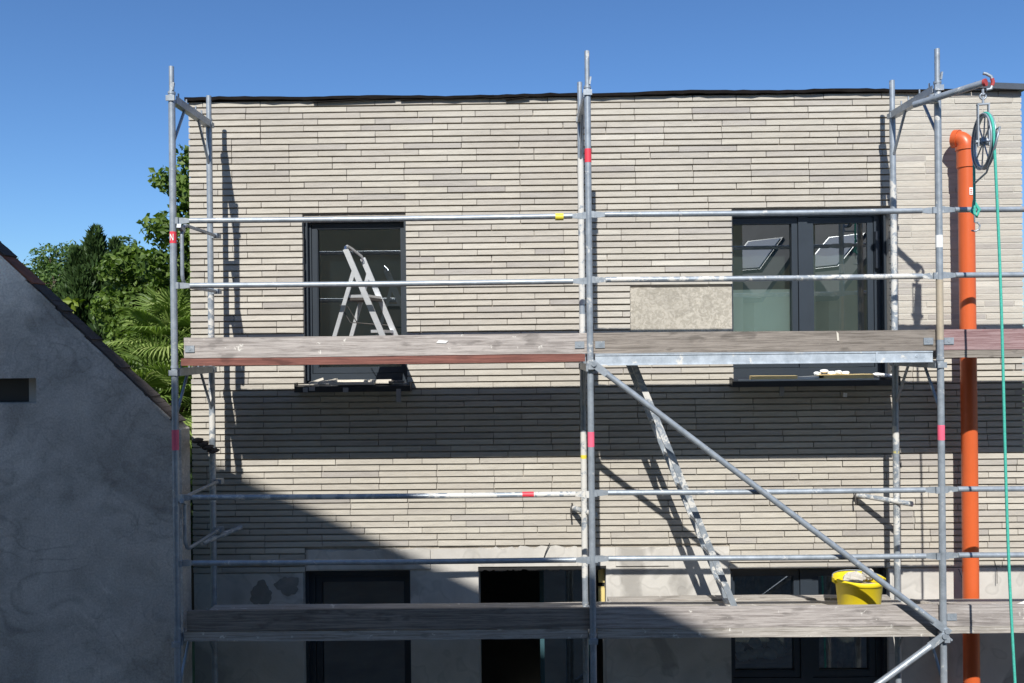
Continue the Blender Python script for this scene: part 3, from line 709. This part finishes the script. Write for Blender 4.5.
# ------------------------------------------------------------------ yellow bucket
BX, BY = 2.62, 6.44
B = thing('bucket', 'yellow plastic bucket full of rubble on the lower deck', 'bucket', (BX, BY, D2))
bk = MB().lathe((BX, BY, D2), [(0.001,.002),(.150,.002),(.152,.006),(.172,.225),(.176,.228),(.188,.235),(.190,.262),(.186,.268),(.180,.262),(.176,.235),(.166,.2),(.150,.02),(.001,.018)], 40); bk.build('tub', 'yellow', B)
for s in (-1, 1):
    e = MB(); e.box(BX+s*.186-.012, BX+s*.186+.012, BY-.03, BY+.03, D2+.225, D2+.262); e.build('lug', 'yellow', B)
hd = MB(); hd.tube([(BX-.195, BY, D2+.25)]+[(BX+.195*-math.cos(t), BY+.17*math.sin(t), D2+.262+.012*math.sin(t)) for t in [math.pi*i/16 for i in range(1,16)]]+[(BX+.195, BY, D2+.25)], .0035, 6); hd.build('wire_handle', 'galv', B)
for k, (dx, dy, dz, rx, ry, rz, lab) in enumerate(((-.03,.02,.255,.09,.06,.045,'large pale mortar lump at the middle of the yellow bucket'), (.10,.06,.27,.05,.04,.045,'small grey mortar lump at the right rim of the yellow bucket'), (-.10,-.04,.215,.06,.05,.035,'flat mortar lump at the left side of the yellow bucket'), (.06,-.07,.21,.08,.05,.03,'low pale mortar lump at the front of the yellow bucket'), (.02,.08,.24,.09,.05,.03,'mortar lump at the back of the yellow bucket'))):
    mb = MB(); lump(mb, (BX+dx, BY+dy, D2+dz), rx, ry, rz); tag(mb.build('rubble_lump', 'rubble', None, (BX+dx, BY+dy, D2+dz)), lab, 'rubble', 'rubble in the yellow bucket')
tag(MB().lathe((BX, BY, D2), [(.148,.02),(.16,.20),(.001,.21)], 24).build('rubble_fill', 'rubble', None, (BX, BY, D2)), 'loose mortar crumbs filling the yellow bucket below its lumps', 'rubble', None, 'stuff')

# ------------------------------------------------------------------ step ladder on the upper deck
LD = thing('step_ladder', 'small aluminium step ladder standing open on the upper deck', 'step ladder', (-1.2, 6.42, D1))
yn, yf = 6.28, 6.60
tA, bA = Vector((-1.325, yn, .72)), Vector((-.985, yn, D1)); tB, bB = Vector((-1.255, yf, .68)), Vector((-.935, yf, D1))
def lp(a, b, z): t = (z-a.z)/(b.z-a.z); return a+(b-a)*t
for a, b in ((tA, bA), (tB, bB)):
    mb = MB(); mb.beam(a, b, .024, .042, (1,0,0)); mb.beam(lp(a,b,D1+.03), b, .032, .05, (1,0,0)); mb.build('front_rail', 'alu_clean', LD)
hoop = MB(); mv = (tA+tB)/2+Vector((-.02,0,.04)); hoop.tube([tA-Vector((0,0,.03)), tA+Vector((-.004,.01,.015)), tA+Vector((0,.06,.03)), mv, tB+Vector((0,-.06,.012)), tB+Vector((0,-.01,-.01)), tB-Vector((-.02,0,.05))], .011, 10); hoop.build('handle_hoop', 'alu_clean', LD)
for a, b, e in ((tA, bA, (-1.465, yn, D1)), (tB, bB, (-1.40, yf, D1))):
    mb = MB(); mb.beam(lp(a, b, .55)+Vector((-.01,.0,0)), e, .020, .030, (1,0,0)); mb.build('rear_leg', 'alu_clean', LD)
def step(z, w, name, m='alu_clean', ext=0):
    a, b = lp(tA, bA, z), lp(tB, bB, z); mb = MB(); mb.beam(a+Vector((-w/2-ext,.014,0)), b+Vector((-w/2-ext,-.014,0)), w, .022, (0,0,1)); mb.build(name, m, LD)
step(.34, .20, 'platform', 'dark_iron', -.02); step(.36, .19, 'platform_top', 'alu_clean', -.02); step(.09, .08, 'tread'); 
mb = MB(); mb.beam(Vector((-1.43, yn, .02)), Vector((-1.37, yf, .02)), .012, .018); mb.build('rear_crossbar', 'alu_clean', LD)
mb = MB()
for a, b, y in ((tA, bA, yn+.02), (tB, bB, yf-.02)):
    mb.tube([Vector((-1.38, y, .30)), Vector((-1.30, y, .16)), lp(a, b, .14)], .004, 6)
mb.build('spreader', 'dark_iron', LD)

# ------------------------------------------------------------------ access ladder between the decks
AL = thing('access_ladder', 'plaster-spattered steep ladder leaning from the lower deck up to the steel deck', 'ladder', (1.65, 6.5, D2))
f0, t0 = Vector((1.655, 0, D2)), Vector((.875, 0, -.19))
for y in (6.34, 6.66):
    a, b = f0+Vector((0,y,0)), t0+Vector((0,y,0)); mb = MB(); mb.beam(a, b, .024, .046, (1,0,0))
    mb.beam(a, a+(b-a)*.025, .032, .056, (1,0,0)); mb.build('side_rail', 'alu', AL)
for k in range(7):
    t = (k+.8)/7.6; c = f0+(t0-f0)*t; mb = MB(); mb.beam(c+Vector((0,6.352,0)), c+Vector((0,6.648,0)), .032, .024); mb.build('rung', 'alu', AL)

# hoses on the lower deck at the right
tag(MB().tube([(3.72, 6.42, D2+.012), (3.85, 6.45, D2+.03), (4.05, 6.48, D2+.09), (4.3, 6.5, D2+.18), (4.7, 6.5, D2+.21), (5.2, 6.5, D2+.02)], .014, 10).build('conduit', 'white_pvc', None, (4.2, 6.45, D2)), 'white plastic conduit lying on the lower deck right of the pipe', 'conduit')
tag(MB().tube([(3.60, 6.36, D2+.012), (3.8, 6.38, D2+.02), (3.95, 6.40, D2+.05), (4.2, 6.42, D2+.14), (4.8, 6.42, D2+.012)], .012, 10).build('hose', 'blue_hose', None, (4.1, 6.4, D2)), 'pale blue hose lying in front of the white conduit', 'hose')
tag(MB().beam((3.30, 6.55, D2+.012), (3.47, 6.44, D2+.03), .03, .02).build('wood_offcut', 'wood_brown', None, (3.38, 6.5, D2)), 'dark wooden offcut on the lower deck beside the outer post', 'offcut')
tag(MB().beam((3.12, 6.66, D2+.012), (3.30, 6.50, D2+.02), .03, .02).build('wood_offcut', 'wood_light', None, (3.2, 6.6, D2)), 'pale wooden offcut on the lower deck near the bucket', 'offcut')

# ------------------------------------------------------------------ gable wall at the left
GW = thing('gable_wall', 'sloping cement-rendered wall with a tiled coping at the left', 'wall', (-4.5, 6.7, G))
gx = lambda x: -.745-.98*(x+2.65)      # top line
xs_ = [-7.6, -2.655]; VX = (-4.60, -3.876, -.452, -.252)
mb = MB(); y0, y1 = 6.55, 6.72
# front face as strips with a vent hole
poly = [(-9.0, G), (VX[0], G), (VX[0], gx(VX[0])), (-5.6, gx(-5.6)), (-9.0, -.5)]
mb.prism(poly, y0, y1)
mb.prism([(VX[0], G), (VX[1], G), (VX[1], VX[2]), (VX[0], VX[2])], y0, y1)
mb.prism([(VX[0], VX[3]), (VX[1], VX[3]), (VX[1], gx(VX[1])), (VX[0], gx(VX[0]))], y0, y1)
mb.prism([(VX[1], G), (-2.715, G), (-2.715, gx(-2.715)), (VX[1], gx(VX[1]))], y0, y1)
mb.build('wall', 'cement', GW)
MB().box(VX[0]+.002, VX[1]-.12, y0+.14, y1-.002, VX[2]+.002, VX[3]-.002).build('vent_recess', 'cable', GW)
MB().box(VX[1]-.118, VX[1]+.001, y0+.10, y1-.004, VX[2]-.001, VX[3]+.001).build('vent_jamb', 'plaster', GW)
# coping tiles, lapping down the slope
sl = Vector((1, 0, -.98)).normalized(); nr = Vector((.98, 0, 1)).normalized()
x = -5.55; k = 0
while x < -2.86:
    ln = .36+R.uniform(-.02,.02); p = Vector((x, 6.63, gx(x)))+nr*(.008+R.uniform(0,.006)); q = p+sl*ln+nr*.012
    mb = MB(); n = 6
    for i in range(n):
        a, b = p.lerp(q, i/n), p.lerp(q, (i+1)/n)
        mb.beam(a+nr*R.uniform(-.002,.002), b+nr*R.uniform(-.002,.002)*0+nr*.002, .165+R.uniform(-.012,.012), .015, tuple(nr))
    mb.build('coping_tile', 'roof_tile' if (k == 6) else 'roof_tile_dark', GW)
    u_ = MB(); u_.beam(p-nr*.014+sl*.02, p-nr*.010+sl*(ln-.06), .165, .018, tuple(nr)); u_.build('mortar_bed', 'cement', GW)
    x += ln*sl.x*.88; k += 1
e = Vector((-2.64, 6.62, gx(-2.64)+.0)); mb = MB()
for k in range(4): lump(mb, (e.x+.02+.035*k, 6.64+.02*k, e.z-.02-.03*k), .045, .07, .022)
mb.build('eave_rubble', 'roof_tile_dark', GW)

# ------------------------------------------------------------------ plants
def leafcloud(mb, n, sampler, size, aspect=.6, flat=.3, tone=(.2, .8)):
    for _ in range(n):
        p, out = sampler(); p = Vector(p)
        nrm = (Vector(out)*(1-flat)+Vector((R.gauss(0,1), R.gauss(0,1), R.gauss(0,1)))*.55+Vector((0,-.1,.45))*flat).normalized()
        a = nrm.cross(Vector((R.gauss(0,1), R.gauss(0,1), R.gauss(0,1)))).normalized(); b = nrm.cross(a)
        s = size*R.uniform(.6, 1.25); w = s*aspect; t = min(1, max(0, R.uniform(*tone)+R.gauss(0,.08)))
        tip = p+a*s; m1 = p+a*s*.45
        mb.quad([p, m1+b*w*.5+nrm*s*.08, tip-nrm*s*.1], t); mb.quad([p, tip-nrm*s*.1, m1-b*w*.5+nrm*s*.08], t)
def clump_sampler(clumps):
    wts = [c[1][0]*c[1][1]*c[1][2] for c in clumps]
    def f():
        c, r = R.choices(clumps, wts)[0]
        while True:
            d = Vector((R.uniform(-1,1), R.uniform(-1,1), R.uniform(-1,1)))
            if .35 < d.length < 1: break
        return (c[0]+d.x*r[0], c[1]+d.y*r[1], c[2]+d.z*r[2]), d.normalized()
    return f
def trunk(root, base, top, r0, r1, limbs, name='trunk', m='bark'):
    b, t = Vector(base), Vector(top); mb = MB()
    pts = [b.lerp(t, i/8)+Vector((R.uniform(-.04,.04), R.uniform(-.04,.04), 0))*(0 if i == 0 else 1) for i in range(9)]
    mb.tube(pts, r0, 10, r2=r1)
    for l in limbs:
        s = b.lerp(t, R.uniform(.55, .97)); l = Vector(l); mid = s.lerp(l, .5)+Vector((R.uniform(-.1,.1), R.uniform(-.1,.1), .1))
        mb.tube([s, mid, l], r1*.7, 6, r2=r1*.2)
    mb.build(name, m, root)
def tree(name, label, cat, base, top, clumps, n, size, mat, r0=.12, aspect=.6, tone=(.1,.9), group=None):
    o = thing(name, label, cat, base, group)
    trunk(o, base, top, r0, r0*.35, [c[0] for c in clumps])
    mb = MB(); per = n//len(clumps); tot = sum((c[1][0]*c[1][1]*c[1][2])**.67 for c in clumps)
    for c in clumps:
        k = int(n*(c[1][0]*c[1][1]*c[1][2])**.67/tot); t0_ = R.uniform(-.15, .15)
        leafcloud(mb, k, clump_sampler([c]), size, aspect, .35, (max(0,tone[0]+t0_), min(1,tone[1]+t0_)))
    mb.build('crown', mat, o); return o
def mkclumps(c, r, n, cr):
    out = []
    for _ in range(n):
        d = Vector((R.gauss(0,.5), R.gauss(0,.5), R.gauss(0,.5)))
        if d.length > 1: d.normalize()
        k = R.uniform(.6, 1.3)*cr; out.append(((c[0]+d.x*r[0], c[1]+d.y*r[1], c[2]+d.z*r[2]), (k, k, k*.75)))
    return out
# broad-leaved tree tucked behind the house corner
cl = [((-3.75,9.6,2.15),(.22,.3,.16)), ((-4.12,9.7,1.95),(.20,.25,.14)), ((-3.6,9.6,1.75),(.45,.4,.3)), ((-4.05,9.6,1.35),(.36,.35,.22)), ((-3.6,9.7,1.2),(.45,.4,.35)), ((-4.15,9.6,.95),(.3,.35,.22)), ((-3.75,9.8,.75),(.4,.4,.22)),
      ((-3.5,9.6,.3),(.4,.4,.3)), ((-4.3,9.9,.35),(.25,.3,.2)), ((-3.3,9.8,1.6),(.4,.4,.4)), ((-3.7,9.9,-.5),(.5,.4,.4)), ((-3.95,9.7,1.65),(.18,.2,.12))]
tree('broadleaf_tree', 'tall broad-leaved tree rising beside the left corner of the brick house', 'tree', (-3.75, 9.9, G), (-3.7, 9.8, 1.9), cl, 6500, .088, 'leaf_broad', .1, .75, (.15, .95))
cl = [((-4.95,10.2,.95),(.3,.3,.2)), ((-4.7,10.3,.6),(.36,.3,.25)), ((-5.1,10.4,.5),(.35,.3,.25)), ((-4.75,10.2,.15),(.4,.35,.3)), ((-4.85,10.3,1.15),(.16,.2,.1)), ((-4.5,10.2,-.2),(.4,.35,.3)), ((-4.35,10.2,.75),(.2,.2,.14))]
tree('broadleaf_tree', 'smaller rounded broad-leaved tree between the dark cypress and the palm', 'tree', (-4.8, 10.4, G), (-4.8, 10.3, .9), cl, 4500, .08, 'leaf_broad', .08, .75, (.1, .85))
# cypress
def cypress(leaders, n, label):
    cx, cy = leaders[0][0], leaders[0][1]
    o = thing('cypress', label, 'tree', (cx, cy, G)); mb = MB(); tot = sum(l[3] for l in leaders)
    trunk(o, (cx, cy, G), (cx, cy, leaders[0][2]-.4), .12, .02, [(l[0], l[1], l[2]-.5) for l in leaders[1:]])
    for (x, y, zt, rm) in leaders:
        lobes = [(R.uniform(0, 6.28), R.random()**.8, R.uniform(.6, 1.4)) for _ in range(90)]
        for _ in range(int(n*rm/tot)):
            a_, h, k = R.choice(lobes); a_ += R.gauss(0, .3); h = min(1, max(0, h+R.gauss(0, .03)))
            zz = zt-4.3*(1-h); r = (rm*min(1, (1-h)*1.9)**.75)*k*R.uniform(.45, 1.0)+.015
            p = Vector((x+r*math.cos(a_), y+r*math.sin(a_), zz)); out = Vector((math.cos(a_)*.45, math.sin(a_)*.45, 1))
            d = (out+Vector((R.gauss(0,.3), R.gauss(0,.3), R.gauss(0,.25)))).normalized()
            b_ = d.cross(Vector((R.gauss(0,1), R.gauss(0,1), .2))).normalized(); s_ = R.uniform(.05, .14)
            mb.quad([p, p+d*s_*.5+b_*s_*.15, p+d*s_, p+d*s_*.5-b_*s_*.15], min(1, max(0, .25+.35*k*R.random()+R.gauss(0, .12))))
    mb.build('crown', 'leaf_cypress', o)
cypress([(-6.0, 11.6, 1.62, .50), (-6.22, 11.5, 1.30, .46), (-5.78, 11.7, 1.46, .48), (-5.5, 11.6, 1.28, .48), (-5.25, 11.7, 1.08, .48), (-6.05, 11.3, 1.0, .55), (-5.6, 11.3, .85, .6)], 60000, 'dark many-pointed cypress behind the tiled coping')
cypress([(-5.0, 12.4, 1.30, .35), (-4.75, 12.5, 1.02, .35)], 9000, 'slender dark cypress partly hidden by the small broad-leaved tree')
# far trees
for (c, r, top, lab) in (((-8.9, 15.5, 1.05), (1.0, .9, .75), 1.2, 'green rounded tree furthest left behind the gable wall'),
                         ((-7.6, 16.0, 1.15), (.95, .9, .8), 1.1, 'light green feathery tree between the leftmost tree and the cypress'),
                         ((-6.3, 17.0, 1.35), (1.0, .8, .8), 1.3, 'pale distant tree peeping out right of the dark cypress'),
                         ((-9.9, 17.5, .6), (1.1, .8, .6), 1.0, 'low distant tree at the left above the coping')):
    tree('garden_tree', lab, 'tree', (c[0], c[1], G), (c[0], c[1], top), mkclumps(c, r, 26, .42)+mkclumps((c[0], c[1], c[2]-1.2), (r[0]*1.2, r[1], .9), 12, .6), 20000, .10, 'leaf_far', .14, .5, (.05, .95), 'trees in the garden beyond the gable wall')
# lime shrub
tree('lime_shrub', 'yellow-green shrub just above the coping beside the cypress', 'shrub', (-6.25, 11.2, G), (-6.2, 11.2, .3), [((-6.2,11.0,.45),(.14,.14,.17)), ((-6.3,11.0,.15),(.2,.2,.25)), ((-6.0,11.0,.6),(.08,.08,.06)), ((-6.35,11.2,-.3),(.3,.3,.4)), ((-6.05,11.0,.25),(.12,.12,.15))], 800, .11, 'leaf_lime', .05, .8)
# hedge of undergrowth behind everything
mb = MB()
leafcloud(mb, 9000, lambda: ((R.uniform(-13, -3.0), R.uniform(12.8, 13.6), G+R.random()**.7*3.9), Vector((0,-1,.4))), .16, .6, .3, (0, .6))
tag(mb.build('undergrowth', 'leaf_far', None, (-8, 13, G)), 'dense dark garden undergrowth beneath the trees', 'undergrowth', None, 'stuff')
# fan palm
def palm(px, py, pz, label, nf, seed, sz=1):
    rr = random.Random(seed)
    o = thing('fan_palm', label, 'palm', (px, py, G)); mb = MB()
    mb.tube([(px+.02*math.sin(i), py, G+(pz-G)*i/14) for i in range(15)], [.11+.012*(i % 2)+.02*(i > 9) for i in range(15)], 12); mb.build('trunk', 'palm_bark', o)
    for k in range(nf):
        a = k*2.399+rr.uniform(-.2,.2); el = rad(-50+130*(k+.5)/nf+rr.uniform(-8, 8)); pl = rr.uniform(.28, .42)*sz
        h = Vector((math.cos(a), math.sin(a), 0)); d = h*math.cos(el)+Vector((0,0,1))*math.sin(el)
        base = Vector((px, py, pz)); hub = base+d*pl
        mb = MB(); mb.tube([base, base+d*pl*.5+Vector((0,0,.02)), hub], .010, 5, tone=.6)
        droop = Vector((0,0,-1)); side = d.cross(Vector((0,0,1))).normalized(); up = side.cross(d).normalized()
        nl = 40; fl = rr.uniform(.36, .47)*sz; tn = rr.uniform(.2, .8)
        for i in range(nl):
            t = -2.25+4.5*i/(nl-1); dr = (d*math.cos(t)+side*math.sin(t)+up*.12*abs(math.sin(t))).normalized()
            ln = fl*(.72+.28*math.cos(t*.6))*rr.uniform(.93, 1.05); wv = up.cross(dr).normalized()
            p0 = hub; p1 = hub+dr*ln*.45+up*.02; p2 = hub+dr*ln*.78+droop*ln*.05; p3 = hub+dr*ln+droop*ln*.22
            tone = min(1, max(0, tn+rr.uniform(-.3,.3))); w = .0105
            fold = up*.008*(1 if i % 2 else -1)
            mb.quad([p0, p1-wv*w+fold, p1+wv*w-fold], tone); mb.quad([p1+wv*w-fold, p1-wv*w+fold, p2-wv*w*.7, p2+wv*w*.7], tone); mb.quad([p2+wv*w*.7, p2-wv*w*.7, p3], tone)
        mb.build('frond', 'leaf_palm', o)
palm(-3.72, 8.8, .02, 'bright green fan palm beside the brick house corner', 30, 3)
palm(-3.72, 8.4, -.62, 'low fan palm under the taller palm, behind the coping end', 26, 5, 1.15)

# fence beyond the right corner of the house
F = thing('timber_fence', 'brown timber fence beyond the right corner of the brick house', 'fence', (5.6, 8.4, G))
for k in range(12): MB().box(4.4+.24*k, 4.62+.24*k, 8.4, 8.43, G, -2.6).build('fence_board', 'wood_red', F)

# ------------------------------------------------------------------ houses on the camera's side of the yard (cast the shade, fill the reflections)
OH = thing('opposite_house', 'tall rendered house behind the viewpoint, across the yard', 'house', (-3, -4, G))
ty = -1.25; dT = (YW-ty); dx = -.13*dT; dz = .87*dT
prof = [(-11, G), (3.3, G), (3.3, 0), (-3.86, 0), (-5.45, 0), (-6.4, 0), (-11, 0)]
lz = lambda x: (-.948+.87*dT) - .477*(x-(-2.785-.13*dT))
kx = -2.785-.13*dT
prof = [(-11, G), (4.25, G), (4.25, lz(4.25)), (kx, lz(kx)), (kx-1.6, lz(kx)+2.0), (-11, lz(kx)-1.5)]
MB().prism(prof, ty-7, ty).build('wall', 'opp_wall', OH)
for a, b in ((( 4.3, lz(4.3)), (kx, lz(kx))), ((kx, lz(kx)), (kx-1.6, lz(kx)+2.0)), ((kx-1.6, lz(kx)+2.0), (-11.3, lz(kx)-1.65))):
    m_ = MB(); m_.beam((a[0], ty-7.2, a[1]-.06) if 0 else ((a[0]+b[0])/2, ty-7.2, (a[1]+b[1])/2-.052), ((a[0]+b[0])/2, ty-.001, (a[1]+b[1])/2-.052), math.hypot(a[0]-b[0], a[1]-b[1]), .10, (a[1]-b[1], 0, b[0]-a[0]) if b[0] > a[0] else (b[1]-a[1], 0, a[0]-b[0]))
    m_.build('roof', 'opp_roof', OH)
for wx, wz in ((-4.5, -1.6), (1.6, -1.6)):
    w = MB().box(wx-.5, wx+.5, ty+.002, ty+.04, wz-.7, wz+.7).build('window', 'white_pvc', OH)
    MB().box(wx-.42, wx+.42, ty+.041, ty+.045, wz-.62, wz+.62).build('pane', 'sill', w)
M['blind_white'] = simple('white_roller_blind', (.9,.9,.9), .9, var=.02, bmp=0)  # white painted in for the sky mirrored by the roof windows
RH = thing('attic_house', 'lower house with a tiled roof and roof windows across the yard', 'house', (5.0, -2.9, G))
ex0, ez0, ex1, ez1 = 3.7, .74, 8.6, 4.6
MB().prism([(3.9, G), (13.3, G), (13.3, .8), (8.6, ez1-.12), (3.9, .8)], -12, -2.3).build('wall', 'opp_wall', RH)
sd = Vector((ex1-ex0, 0, ez1-ez0)).normalized(); nn_ = Vector((-sd.z, 0, sd.x))
L0, L1 = Vector((ex0, 0, ez0)), Vector((ex1, 0, ez1))
m_ = MB()
for yy_ in range(20):
    a_ = -2.0-.5*yy_; m_.beam(L0+Vector((0,a_-.25,0)), L1+Vector((0,a_-.25,0)), .5, .10, tuple(nn_))
m_.build('roof', 'opp_roof', RH)
m_ = MB(); m_.beam((8.6, -7, 4.6), (13.5, -7, .74), 10, .10, (.62,0,.78)); m_.build('roof', 'opp_roof', RH)
for yk, t in ((-2.9, .25), (-4.9, .25), (-2.9, .62)):
    c = L0.lerp(L1, t)+nn_*.09; c.y = yk
    c -= nn_*.03
    f_ = MB().beam(c-sd*.58, c+sd*.58, .86, .04, tuple(nn_)).build('skylight', 'frame', RH)
    MB().beam(c-sd*.53+nn_*.027, c+sd*.53+nn_*.027, .76, .012, tuple(nn_)).build('blind', 'blind_white', f_)  # pale layer in place of the sky's reflection on the skylight glass
RH.rotation_euler.z = rad(-42)
# ------------------------------------------------------------------ sun, sky, camera
SUN = Vector((.13, 1, -.87)).normalized()
ld = bpy.data.lights.new('sun', 'SUN'); ld.energy = 5.0; ld.angle = rad(.53); ld.color = (1, .965, .91)
so = bpy.data.objects.new('sun', ld); C.objects.link(so); so.rotation_euler = SUN.to_track_quat('-Z', 'Y').to_euler(); so.location = (0, -5, 20)
w = bpy.data.worlds.new('World'); bpy.context.scene.world = w; w.use_nodes = True
nt = w.node_tree; nt.nodes.clear()
sk = nt.nodes.new('ShaderNodeTexSky'); sk.sky_type = 'NISHITA'; sk.sun_disc = False
sk.sun_elevation = math.asin(-SUN.z); sk.sun_rotation = math.atan2(-SUN.x, -SUN.y)
sk.air_density = 1.0; sk.dust_density = .5; sk.ozone_density = 2.0; sk.altitude = 200
bg = nt.nodes.new('ShaderNodeBackground'); bg.inputs[1].default_value = .085; ow = nt.nodes.new('ShaderNodeOutputWorld')
tn = nt.nodes.new('ShaderNodeMix'); tn.data_type = 'RGBA'; tn.blend_type = 'MULTIPLY'; tn.inputs[0].default_value = 1; tn.inputs[7].default_value = (.63, .92, 1.26, 1)
nt.links.new(sk.outputs[0], tn.inputs[6]); nt.links.new(tn.outputs[2], bg.inputs[0]); nt.links.new(bg.outputs[0], ow.inputs[0])

cd = bpy.data.cameras.new('camera'); cam = bpy.data.objects.new('camera', cd); C.objects.link(cam)
cd.sensor_width = 36; cd.lens = 823/1024*36; cd.clip_start = .05; cd.clip_end = 400
cam.matrix_world = Matrix.Translation((0, 0, E)) @ Matrix.Rotation(.0097, 4, 'Z') @ Matrix.Rotation(math.pi/2, 4, 'X') @ Matrix.Rotation(-.0107, 4, 'Z')
sc = bpy.context.scene; sc.camera = cam
sc.render.engine = 'CYCLES'; sc.render.resolution_x = 1024; sc.render.resolution_y = 683
sc.cycles.max_bounces = 8; sc.cycles.transparent_max_bounces = 12
sc.view_settings.view_transform = 'Standard'; sc.view_settings.look = 'None'; sc.view_settings.exposure = .32; sc.view_settings.gamma = 1
for o in bpy.data.objects:
    if '_o' in o.keys(): del o['_o']
